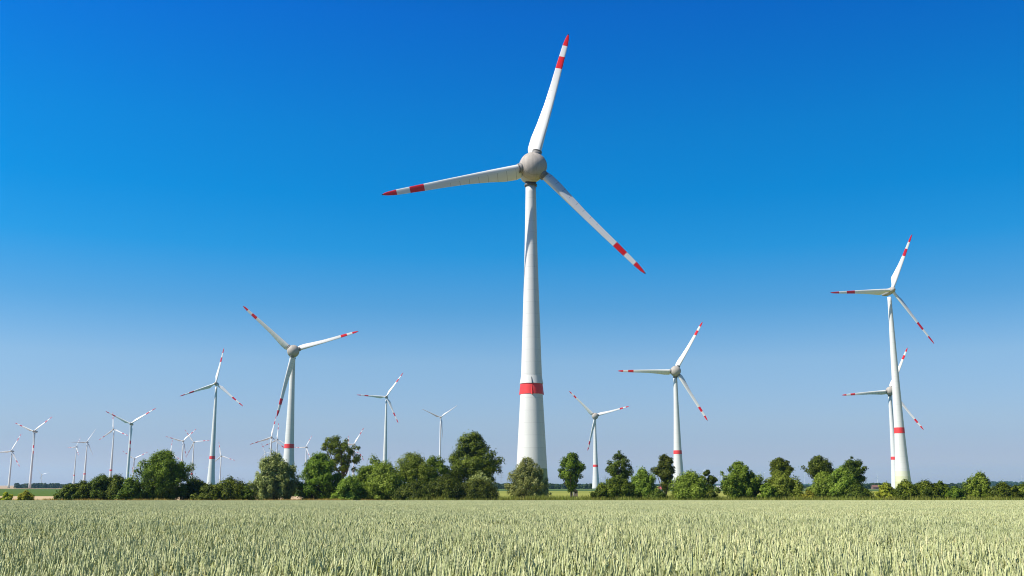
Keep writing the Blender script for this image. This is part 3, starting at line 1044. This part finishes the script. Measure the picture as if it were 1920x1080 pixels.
def make_blade(kind):
    if kind == 'b':
        Rr = 50.0
        chord = ([.085, .12, .2, .3, .45, .6, .75, .9, .95, .98, 1.0], [4.3, 4.9, 4.7, 3.9, 3.0, 2.55, 2.2, 1.75, 1.35, .85, .18])
        thick = ([.085, .2, .5, 1], [.42, .34, .2, .13])
        le = ([.085, .3, .6, .9, .97, 1.0], [1.35, 1.3, 1.1, .8, .55, .1])
        twist = ([.085, .2, .4, .55, .7, 1], [R_(33), R_(28), R_(21), R_(16), R_(11), R_(6)])
        rbf, rbr, r0, mat = ([.085, .1, .14], [.0, 0, .0]), 1.3, 4.3, M_BL_B
    else:
        Rr = 45.0
        chord = ([.03, .1, .2, .3, .45, .6, .75, .9, .96, .985, 1.0], [2.3, 3.4, 4.3, 3.6, 2.7, 2.15, 1.75, 1.3, .95, .6, .15])
        thick = ([.03, .2, .5, 1], [.5, .32, .2, .13])
        le = ([.03, .2, .6, .9, 1.0], [1.1, 1.1, .75, .42, .1])
        twist = ([.03, .2, .4, .7, 1], [R_(34), R_(28), R_(19), R_(11), R_(6)])
        rbf, rbr, r0, mat = ([.03, .05, .17], [1.0, .95, 0.0]), 1.05, 1.4, M_BL_S
    zs = np.concatenate([np.linspace(r0, Rr * .3, 18), np.linspace(Rr * .33, Rr * .96, 22), [Rr * .975, Rr * .988, Rr * .996, Rr]])
    m = 20
    V = []
    for z in zs:
        f = z / Rr
        ch, tk, l, tw, rb = (np.interp(f, *t) for t in (chord, thick, le, twist, rbf))
        for k in range(m):
            a = 2 * math.pi * k / m
            xle = 1 - .5 * (1 + math.cos(a))
            yt = 5 * tk * (.2969 * math.sqrt(max(xle, 0)) - .126 * xle - .3516 * xle ** 2 + .2843 * xle ** 3 - .1015 * xle ** 4) * ch
            y = yt if math.sin(a) >= 0 else -yt
            x = l - xle * ch
            x = x * (1 - rb) + rbr * math.cos(a) * rb
            y = y * (1 - rb) + rbr * math.sin(a) * rb
            ca, sa = math.cos(tw), math.sin(tw)
            # twist: leading edge (+x) swings upwind (-y); slight pre-bend towards the wind
            V.append((x * ca + y * sa, -x * sa + y * ca - .8 * f ** 2, z))
    n = len(zs)
    Q = [(i * m + k, i * m + (k + 1) % m, (i + 1) * m + (k + 1) % m, (i + 1) * m + k) for i in range(n - 1) for k in range(m)]
    me = np_mesh('blade', V, Q, mat, True)
    import bmesh
    bm = bmesh.new(); bm.from_mesh(me)
    bmesh.ops.holes_fill(bm, edges=[e for e in bm.edges if e.is_boundary])
    bmesh.ops.recalc_face_normals(bm, faces=bm.faces)
    bm.to_mesh(me); bm.free()
    return me


BLADE = {'b': make_blade('b'), 's': make_blade('s')}
BLADE['p'] = BLADE['s'].copy()
BLADE['p'].materials.clear(); BLADE['p'].materials.append(M_BL_P)

TOWER_B = [(0, 5.2), (3, 5.05), (16, 4.36), (32, 3.5), (33, 3.45), (36, 3.33), (62, 2.5), (80, 2.0), (99.8, 1.66)]   # for a 105 m hub
TOWER_S = [(0, 5.3), (8, 4.9), (22, 4.0), (40, 3.25), (42, 3.2), (70, 2.5), (96, 1.95), (118, 1.5), (130.5, 1.3)]       # for a 134 m hub
TOWER_V = [(0, 2.5), (3, 2.42), (40, 2.1), (75, 1.75), (98, 1.4)]                                             # for a 101 m hub
def dense(tab, n=40):
    z = np.linspace(tab[0][0], tab[-1][0], n)
    zs_, rs_ = [a for a, b in tab], [b for a, b in tab]
    r = np.interp(z, zs_, rs_)
    r[1:-1] = (r[:-2] + 2 * r[1:-1] + r[2:]) / 4
    return list(zip(z, r))


ME_TOWER = {'b': lathe('tower', dense(TOWER_B), M_TOWER_B, sides=64), 's': lathe('tower', dense(TOWER_S), M_TOWER_Y, sides=40),
            'v': lathe('tower', dense(TOWER_V, 12), M_TOWER_W, sides=24)}
HREF = {'b': 105.0, 's': 134.6, 'v': 101.0}


def wedge(name, mat, w, h, d, r):
    """tent shaped cover leaning out of the band, apex line up"""
    V = [(-w / 2, -r, 0), (w / 2, -r, 0), (0, -r - d, -.35), (0, -r + .02, h), (-w / 2, -r + .3, 0), (w / 2, -r + .3, 0), (0, -r + .3, h)]
    T = [(0, 2, 3), (2, 1, 3), (0, 1, 2)]
    return np_mesh(name, V, [(0, 4, 6, 3), (1, 3, 6, 5)], mat, False, tris=T)


ME_BAND = {'b': lathe('band', [(31.8, 3.48), (31.82, 3.64), (35.0, 3.50), (35.02, 3.36)], M_BAND, sides=64, cap=False, smooth=False),
           's': lathe('band', [(38.2, 3.2), (38.22, 3.40), (42.0, 3.30), (42.02, 3.1)], M_BAND, sides=40, cap=False, smooth=False)}
ME_SKIRT = lathe('skirt', [(35.06, 3.36), (35.08, 3.66), (35.25, 3.64), (37.6, 3.27)], M_TOWER_P, sides=64, cap=False, smooth=False)
ME_FIN = wedge('fin', M_FIN, 1.2, 3.2, .36, 3.52)
ME_SPIKE = np_mesh('spike', [(-.22, -3.5, 0), (.22, -3.5, 0), (.05, -4.0, 0), (-.25, -3.42, 2.3)], None, M_DARK, tris=[(0, 1, 3), (1, 2, 3), (0, 3, 2), (0, 2, 1)])
# egg shaped head: front part turns (hub), rear part is the nacelle; local -Y is upwind, origin = rotor centre
front = [(-3.35, .01), (-3.32, .5), (-3.2, 1.15), (-2.95, 2.0), (-2.5, 2.85), (-1.9, 3.6), (-1.2, 4.12), (-.4, 4.42), (.6, 4.5), (1.5, 4.44)]
rear = [(1.56, 4.40), (1.6, 4.47), (2.6, 4.42), (4.2, 4.2), (6.2, 3.75), (8.2, 3.05), (9.8, 2.2), (10.8, 1.3), (11.3, .4), (11.35, .01)]
ME_HUB_B = lathe('hub', front, M_HUB, 'Y', 64, False)
ME_NAC_B = lathe('nacelle', rear, M_NAC, 'Y', 64, False)
M_COLLAR = simple_mat('grey_collar_paint', (.19, .18, .165), .6, .2)
ME_ROOT_B = lathe('root_collar', [(3.3, 1.6), (4.75, 1.6), (4.78, 1.42), (5.0, 1.42), (5.03, 1.6), (5.25, 1.58), (5.27, 1.2)], M_COLLAR, 'Z', 32)
ME_YAW = lathe('yaw_collar', [(99.3, 1.7), (99.35, 2.0), (100.0, 2.05), (100.05, 1.8), (102.0, 1.8)], M_DARKGREY, 'Z', 40)
ME_HUB_S = lathe('hub', [(-3.2, .01), (-3.1, .5), (-2.7, 1.1), (-1.9, 1.65), (-.9, 1.95), (.5, 2.05), (1.5, 1.95)], M_HUB, 'Y', 32)


def box_nacelle():
    import bmesh
    V, Q = [], []
    st = [(1.55, 1.7, 1.6, 1.6), (2.0, 1.95, 1.9, 1.95), (5, 2.0, 2.0, 2.1), (9, 1.9, 1.8, 2.1), (11.3, 1.55, 1.1, 1.9), (11.9, 1.1, .6, 1.5)]
    for y, w, lo, hi in st:
        for k in range(20):
            a = 2 * math.pi * k / 20
            c, s = math.cos(a), math.sin(a)
            p = 4.0
            rad = (abs(c) ** p + abs(s) ** p) ** (-1 / p)
            V.append((w * c * rad, y, (hi if s > 0 else lo) * s * rad))
    for i in range(len(st) - 1):
        for k in range(20):
            k2 = (k + 1) % 20
            Q.append((i * 20 + k, (i + 1) * 20 + k, (i + 1) * 20 + k2, i * 20 + k2))
    me = np_mesh('nacelle', V, Q, M_NAC_DARK, True)
    bm = bmesh.new(); bm.from_mesh(me)
    bmesh.ops.holes_fill(bm, edges=[e for e in bm.edges if e.is_boundary])
    bm.to_mesh(me); bm.free()
    return me


ME_NAC_S = box_nacelle()
FARM = 'wind turbines of the wind farm'


def turbine(label, kind, Rr, X, Y, H, psi, phase, tower=None, plain=False, foot=None, group=FARM):
    tower = tower or kind
    base = Vector((X, Y, float(gz(Y))))
    root = empty('wind_turbine', base, R_(psi))
    tag(root, label, 'wind turbine', group)
    k = Rr / (50.0 if kind == 'b' else 45.0)
    tz = H / HREF[tower]
    tw_ = link('tower', ME_TOWER[tower], root)
    tw_.scale = (k, k, tz)
    if foot is None and tower in ('b', 's'):
        tw_.material_slots[0].link = 'OBJECT'
        tw_.material_slots[0].material = M_TOWER_P
    off = (4.6 if kind == 'b' else 4.0) * k
    tilt = R_(5)
    Mt = Matrix.Translation((0, -off, H)) @ Matrix.Rotation(-tilt, 4, 'X')
    # rotor faces local -Y and slightly up

    def part(name, me, M, sc_=k, parent=root):
        o = link(name, me, parent)
        o.matrix_local = M @ Matrix.Scale(sc_, 4)
        return o
    if tower in ('b', 's') and 'lone slim' not in label:
        bd = link('red_band', ME_BAND[tower], root)
        bd.scale = (k, k, tz)
    if kind == 'b':
        part('nacelle', ME_NAC_B, Mt)
        part('hub', ME_HUB_B, Mt)
        yc = link('yaw_collar', ME_YAW, root)
        yc.scale = (k, k, tz)
    else:
        part('nacelle', ME_NAC_S, Mt)
        part('hub', ME_HUB_S, Mt)
    for j in range(3):
        ang = R_(phase + 120 * j)                     # anticlockwise from the viewer's right
        # blade local +Z to direction (cos, 0, sin) in the rotor plane, -Y stays upwind
        Mb = Mt @ Matrix.Rotation(math.pi / 2 - ang, 4, 'Y')
        b = part('blade', BLADE['p' if plain else kind], Mb)
        if kind == 'b':
            rc = link('root_collar', ME_ROOT_B, b)
    return root, tz, k


Tt = 'wind turbine '
main, tz, k = turbine('largest white wind turbine with ball shaped hub, standing in the middle', 'b', 50, 6.1, 311.3, 104.9, 10, 75, foot='green')
sk = link('band_skirt', ME_SKIRT, main); sk.scale = (1, 1, tz)
for j in range(4):
    f_ = link('band_cover', ME_FIN, main)
    f_.location = (0, 0, 31.9 * tz)
    f_.rotation_euler = (0, 0, R_(-10 + 2 + 90 * j))
sp = link('band_spike', ME_SPIKE, main)
sp.location = (0, 0, 35.0 * tz)
sp.rotation_euler = (0, 0, R_(-8))

TB = [
    ('ball headed turbine second largest, left of centre behind the silvery willow', 50, -162.7, 735.8, 101.9, 12, 19),
    ('small ball headed turbine just right of the lollipop tree', 50, 115.8, 1401.8, 100.2, 4, 16),
    ('ball headed turbine rising behind the large olive bush on the right', 50, 141.6, 862.0, 101.5, -2, 60),
    ('ball headed turbine half hidden behind the tall right hand tower', 50, 393.8, 1039.8, 101.2, -6, 65),
]
for lab, Rr, X, Y, H, psi, ph in TB:
    turbine(lab, 'b', Rr, X, Y, H, psi, ph)
TS = [
    # label, R, X, Y, H, psi, phase, tower, plain
    ('small turbine cut by the left edge of the view', 45, -1183.4, 2386.8, 85.8, -2, 65, 'v', False),
    ('turbine with long dark nacelle, one blade hanging before its tower, above the left tree belt', 45, -927.8, 1953.1, 109.1, -8, 38, 'v', False),
    ('tiny dark turbine rising behind the far left tree belt', 40, -2488.9, 5363.1, 60.1, 0, 15, 'v', True),
    ('short bladed turbine with dark nacelle just left of the grey bladed one', 31, -1297.7, 3002.7, 118.4, -24, 64, 's', False),
    ('turbine with plain grey blades and low red band in the left group', 45, -1234.5, 2925.7, 129.0, 4, 60, 's', True),
    ('turbine with a blade straight up and low red band over the left hedge', 45, -1032.4, 2605.3, 148.6, -6, 98, 's', False),
    ('taller white turbine with a striped blade hanging before its tower, over the left hedge', 45, -612.6, 1614.0, 102.7, 6, 34, 'v', False),
    ('small turbine peeking between the left hedge and dense round tree', 45, -1212.5, 3242.7, 89.8, 8, 27, 'v', False),
    ('turbine directly above the right shoulder of the dense round tree', 45, -853.0, 2610.8, 118.7, 8, 45, 'v', False),
    ('turbine with low red band between round tree and tall slim tower', 45, -939.7, 2973.8, 131.2, 10, 7, 's', False),
    ('turbine showing only one upright blade above the dense round tree', 45, -1149.7, 3400.0, 111.5, 8, 87, 'v', False),
    ('tall slim turbine with red band left of the ball headed one', 45, -364.5, 1227.5, 127.9, 4, 81, 's', False),
    ('small turbine just right of the tall slim banded tower', 45, -895.0, 3106.1, 94.4, 10, 102, 'v', False),
    ('tiny turbine almost hidden behind the tall slim banded tower', 25, -1569.3, 5233.0, 95.4, 6, 71, 'v', False),
    ('turbine directly below the hanging blade of the second ball headed turbine', 45, -493.6, 2064.0, 103.1, 12, 80, 'v', False),
    ('turbine close behind the tower of the second ball headed turbine', 45, -644.7, 2765.3, 130.0, 8, 88, 'v', False),
    ('tiny low turbine above the left top of the silvery willow', 45, -1107.8, 4527.2, 148.8, 22, 114, 'v', False),
    ('small turbine in the sky between the silvery willow and gnarled oak', 45, -712.1, 3489.0, 135.1, -22, 61, 'v', False),
    ('turbine partly hidden behind the right side of the gnarled oak', 45, -381.7, 2436.1, 103.8, 10, 61, 'v', False),
    ('turbine screened by the leaves of the gnarled oak with one blade up', 45, -550.5, 3411.4, 126.0, 8, 96, 'v', False),
    ('lone slim white turbine between second ball headed and main turbine', 45, -192.1, 1527.0, 138.0, 0, 56, 's', False),
    ('thin turbine with plain grey blades left of the large oak', 45, -156.3, 2193.2, 152.2, 6, 36, 'v', True),
    ('tall right hand turbine with small hub and yellowish tower foot', 45, 257.9, 668.7, 134.6, 8, 64, 's', False),
]
for lab, Rr, X, Y, H, psi, ph, tw, pl in TS:
    turbine(lab, 's', Rr, X, Y, H, psi, ph, tw, pl, foot='yellow' if X > 200 else None)
FAR = [
    (1317, 884, 40, 'faint distant turbine just above the large olive bush'),
    (1227, 886.5, 95, 'faint distant turbine between the pointed bush and dark narrow tree'),
    (1345.6, 897, 60, 'shortest faint distant turbine right of the forked sapling'),
    (1353, 888, 83, 'tallest faint distant turbine at the left flank of the conical tree'),
    (1360.6, 888.5, 100, 'faint distant turbine half behind the left shoots of the conical tree'),
    (1420.4, 887, 28, 'faint distant turbine nearest the right flank of the conical tree'),
    (1426, 891, 88, 'lower faint distant turbine in the middle of three right of the conical tree'),
    (1431, 887.5, 32, 'rightmost faint distant turbine of three right of the conical tree'),
    (1448.8, 896.5, 80, 'faint distant turbine peeking beside the dark round crowned tree'),
    (1508.4, 892, 92, 'faint distant turbine in the gap left of the twin dark crowns'),
    (1645, 893.5, 95, 'faint distant turbine between the twin dark crowns and double tower'),
    (1916, 896, 85, 'faint distant turbine over the forest at the right edge'),
    (1125.7, 898, 25, 'faint distant turbine right beside the small ball headed turbine'),
]
for u, v, ph, lab in FAR:
    r = ray(u, v)
    D = min((108.0 + float(gz(9000)) - CAM_Z) / r[2], 9300.0)
    H = r[2] * D + CAM_Z - float(gz(D))
    turbine(lab, 's', 45, r[0] * D, D, H, 5 + (u % 7) - 3, ph, 'v', True, group='faint distant turbines on the horizon')

# ------------------------------------------------------------------ pylons, hide, post, sheds
M_STEEL = simple_mat('galvanised_steel', (.28, .29, .30), .5, .1)


def beam(V, Q, a, b, w):
    a, b = np.array(a, float), np.array(b, float)
    t = b - a; t /= np.linalg.norm(t)
    u = np.cross(t, [.2, 1, .1]); u /= np.linalg.norm(u)
    v = np.cross(t, u)
    o = len(V)
    for p in (a, b):
        for s, q_ in ((-1, -1), (1, -1), (1, 1), (-1, 1)): V.append(p + u * w * s + v * w * q_)
    for k_ in range(4):
        k2 = (k_ + 1) % 4
        Q.append((o + k_, o + k2, o + 4 + k2, o + 4 + k_))


def pylon(label, u, top, Y):
    b = ground_at(u, Y)
    H = float(ray(u, top)[2] * Y + CAM_Z - b.z)
    root = empty('power_pylon', b)
    tag(root, label, 'power pylon', 'distant power pylons')
    V, Q = [], []
    w = H * .11
    lv = [(0, w), (.25, w * .7), (.45, w * .45), (.62, w * .3), (.8, w * .22), (1, .05)]
    for (t0, w0), (t1, w1) in zip(lv[:-1], lv[1:]):
        for sx_, sy_ in ((-1, -1), (1, -1), (1, 1), (-1, 1)):
            beam(V, Q, (sx_ * w0, sy_ * w0, t0 * H), (sx_ * w1, sy_ * w1, t1 * H), .22)
        for s in (-1, 1):
            beam(V, Q, (-w0, s * w0, t0 * H), (w1, s * w1, t1 * H), .13)
            beam(V, Q, (w0, s * w0, t0 * H), (-w1, s * w1, t1 * H), .13)
    link('mast', np_mesh('mast', V, Q, M_STEEL), root)
    for t, l in ((.66, .2), (.8, .26), (.92, .16)):
        V, Q = [], []
        beam(V, Q, (-l * H, 0, t * H), (l * H, 0, t * H), .2)
        beam(V, Q, (-l * H, 0, t * H), (0, 0, t * H + .04 * H), .14)
        beam(V, Q, (l * H, 0, t * H), (0, 0, t * H + .04 * H), .14)
        link('crossarm', np_mesh('crossarm', V, Q, M_STEEL), root)


pylon('faint lattice power pylon between the large oak and main tower', 940, 887, 3600)
pylon('faint lattice power pylon right of the small ball headed turbine', 1135, 891, 3900)
pylon('faint lattice power pylon right of the twin dark crowned trees', 1625, 896, 4600)


def boxes(name, items, mat, parent, loc=None):
    V, Q = [], []
    for (x0, x1, y0, y1, z0, z1) in items:
        o = len(V)
        V += [(x0, y0, z0), (x1, y0, z0), (x1, y1, z0), (x0, y1, z0), (x0, y0, z1), (x1, y0, z1), (x1, y1, z1), (x0, y1, z1)]
        Q += [tuple(o + i for i in f) for f in ((3, 2, 1, 0), (4, 5, 6, 7), (0, 1, 5, 4), (1, 2, 6, 5), (2, 3, 7, 6), (3, 0, 4, 7))]
    return link(name, np_mesh(name, V, Q, mat), parent, loc)


M_HIDE = simple_mat('weathered_boards', (.20, .165, .125), .85, .3, 2.5, .15)
M_HIDE_D = simple_mat('dark_boards', (.06, .05, .04), .9, .3, 2.5, .1)
hb = ground_at(1079, 300)
hide = empty('wooden_hide', hb)
tag(hide, 'small weathered wooden hide on legs beside the lollipop tree', 'wooden hide')
boxes('wall', [(-.62, .62, -.55, -.5, .75, 1.55), (-.62, -.2, -.55, -.5, 1.551, 2.1), (.25, .62, -.55, -.5, 1.551, 2.1), (-.62, -.57, -.498, .6, .75, 2.3), (.57, .62, -.498, .6, .75, 2.3),
               (-.56, .56, .55, .6, .75, 2.5), (-.62, .62, -.55, -.5, 2.101, 2.3)], M_HIDE, hide)
boxes('floor', [(-.66, .66, -.6, .64, .62, .745)], M_HIDE_D, hide)
for sx_ in (-1, 1):
    for sy_ in (-1, 1):
        boxes('leg', [(sx_ * .55 - .05, sx_ * .55 + .05, sy_ * .5 - .05, sy_ * .5 + .05, -.1, .615)], M_HIDE, hide)
V = [(-.72, -.75, 2.32), (.72, -.75, 2.32), (.72, .72, 2.32), (-.72, .72, 2.32), (0, -.75, 2.85), (0, .72, 2.85)]
link('roof', np_mesh('roof', V, [(0, 4, 5, 3), (1, 2, 5, 4), (0, 3, 2, 1)], M_HIDE_D, tris=[(0, 1, 4), (2, 3, 5)]), hide)
M_POST = simple_mat('pale_post', (.55, .52, .47), .8, .15)
pb = ground_at(1074.6, 296)
post = boxes('post', [(-.09, .09, -.09, .09, -.1, 2.5), (-.12, .12, -.12, .12, 2.503, 2.62)], M_POST, None, pb)
tag(post, 'pale upright post in front of the lollipop tree trunk', 'post')

M_RROOF = simple_mat('red_roof_tiles', (.42, .11, .10), .7, .2, 1.0)
M_CREAM = simple_mat('cream_wall', (.62, .58, .48), .8, .1)
M_WIN = simple_mat('window_dark', (.03, .035, .04), .2, .1)
M_GROOF = simple_mat('grey_sheet_roof', (.36, .36, .42), .5, .1)
M_BWALL = simple_mat('brick_wall', (.15, .085, .06), .8, .2)
M_BROOF = simple_mat('brown_roof', (.16, .075, .055), .8, .2)


def shed(name, label, u, Y, W, D, eave, ridge, roofm, wallm, cat='shed'):
    b = ground_at(u, Y)
    root = empty(name, b)
    tag(root, label, cat)
    w, d = W / 2, D / 2
    V = [(-w, -d, -.3), (w, -d, -.3), (w, d, -.3), (-w, d, -.3), (-w, -d, eave), (w, -d, eave), (w, d, eave), (-w, d, eave), (-w, 0, ridge - .1), (w, 0, ridge - .1)]
    link('wall', np_mesh('wall', V, [(0, 1, 5, 4), (2, 3, 7, 6), (1, 2, 6, 5), (3, 0, 4, 7)], wallm, tris=[(5, 6, 9), (7, 4, 8)]), root)
    o = .3
    V = [(-w - o, -d - o, eave - .12), (w + o, -d - o, eave - .12), (w + o, 0, ridge), (-w - o, 0, ridge), (w + o, d + o, eave - .12), (-w - o, d + o, eave - .12),
         (-w - o, -d - o, eave + .06), (w + o, -d - o, eave + .06), (w + o, 0, ridge + .2), (-w - o, 0, ridge + .2), (w + o, d + o, eave + .06), (-w - o, d + o, eave + .06)]
    link('roof', np_mesh('roof', V, [(6, 7, 8, 9), (9, 8, 10, 11), (0, 3, 2, 1), (3, 5, 4, 2), (0, 1, 7, 6), (5, 11, 10, 4), (0, 6, 9, 3), (3, 9, 11, 5), (1, 2, 8, 7), (2, 4, 10, 8)], roofm), root)
    boxes('door', [(-w * .1, w * .25, -d - .05, -d - .003, -.2, eave * .8)], M_WIN, root)
    boxes('window', [(w * .45, w * .8, -d - .04, -d - .003, eave * .4, eave * .8)], M_WIN, root)
    return root


shed('shed', 'small cream shed with red roof glimpsed beside the dark narrow tree', 1240, 640, 4.6, 4.0, 1.9, 3.2, M_RROOF, M_CREAM)
shed('barn', 'pale grey roofed barn far off left of the conical tree', 1350, 1500, 11, 12, 2.6, 4.8, M_GROOF, M_CREAM, 'barn')
shed('farmhouse', 'distant brown roofed house before the wood left of the double tower', 1641, 1400, 9, 9, 2.6, 5.6, M_BROOF, M_BWALL, 'house')

# ------------------------------------------------------------------ haze
hz, hn, HN, HL, hout = nodes_of('thin_haze')
pv = HN.new('ShaderNodeVolumePrincipled')
pv.inputs['Color'].default_value = (.36, .70, 1.0, 1)
pv.inputs['Density'].default_value = 4.5e-5
pv.inputs['Anisotropy'].default_value = 0.2
HL.new(pv.outputs[0], hout.inputs['Volume'])
haze = boxes('haze', [(-9500, 9500, -600, 12500, -9.0, 198)], hz, None)
tag(haze, 'thin pale summer haze over the whole plain', 'haze', kind='stuff')
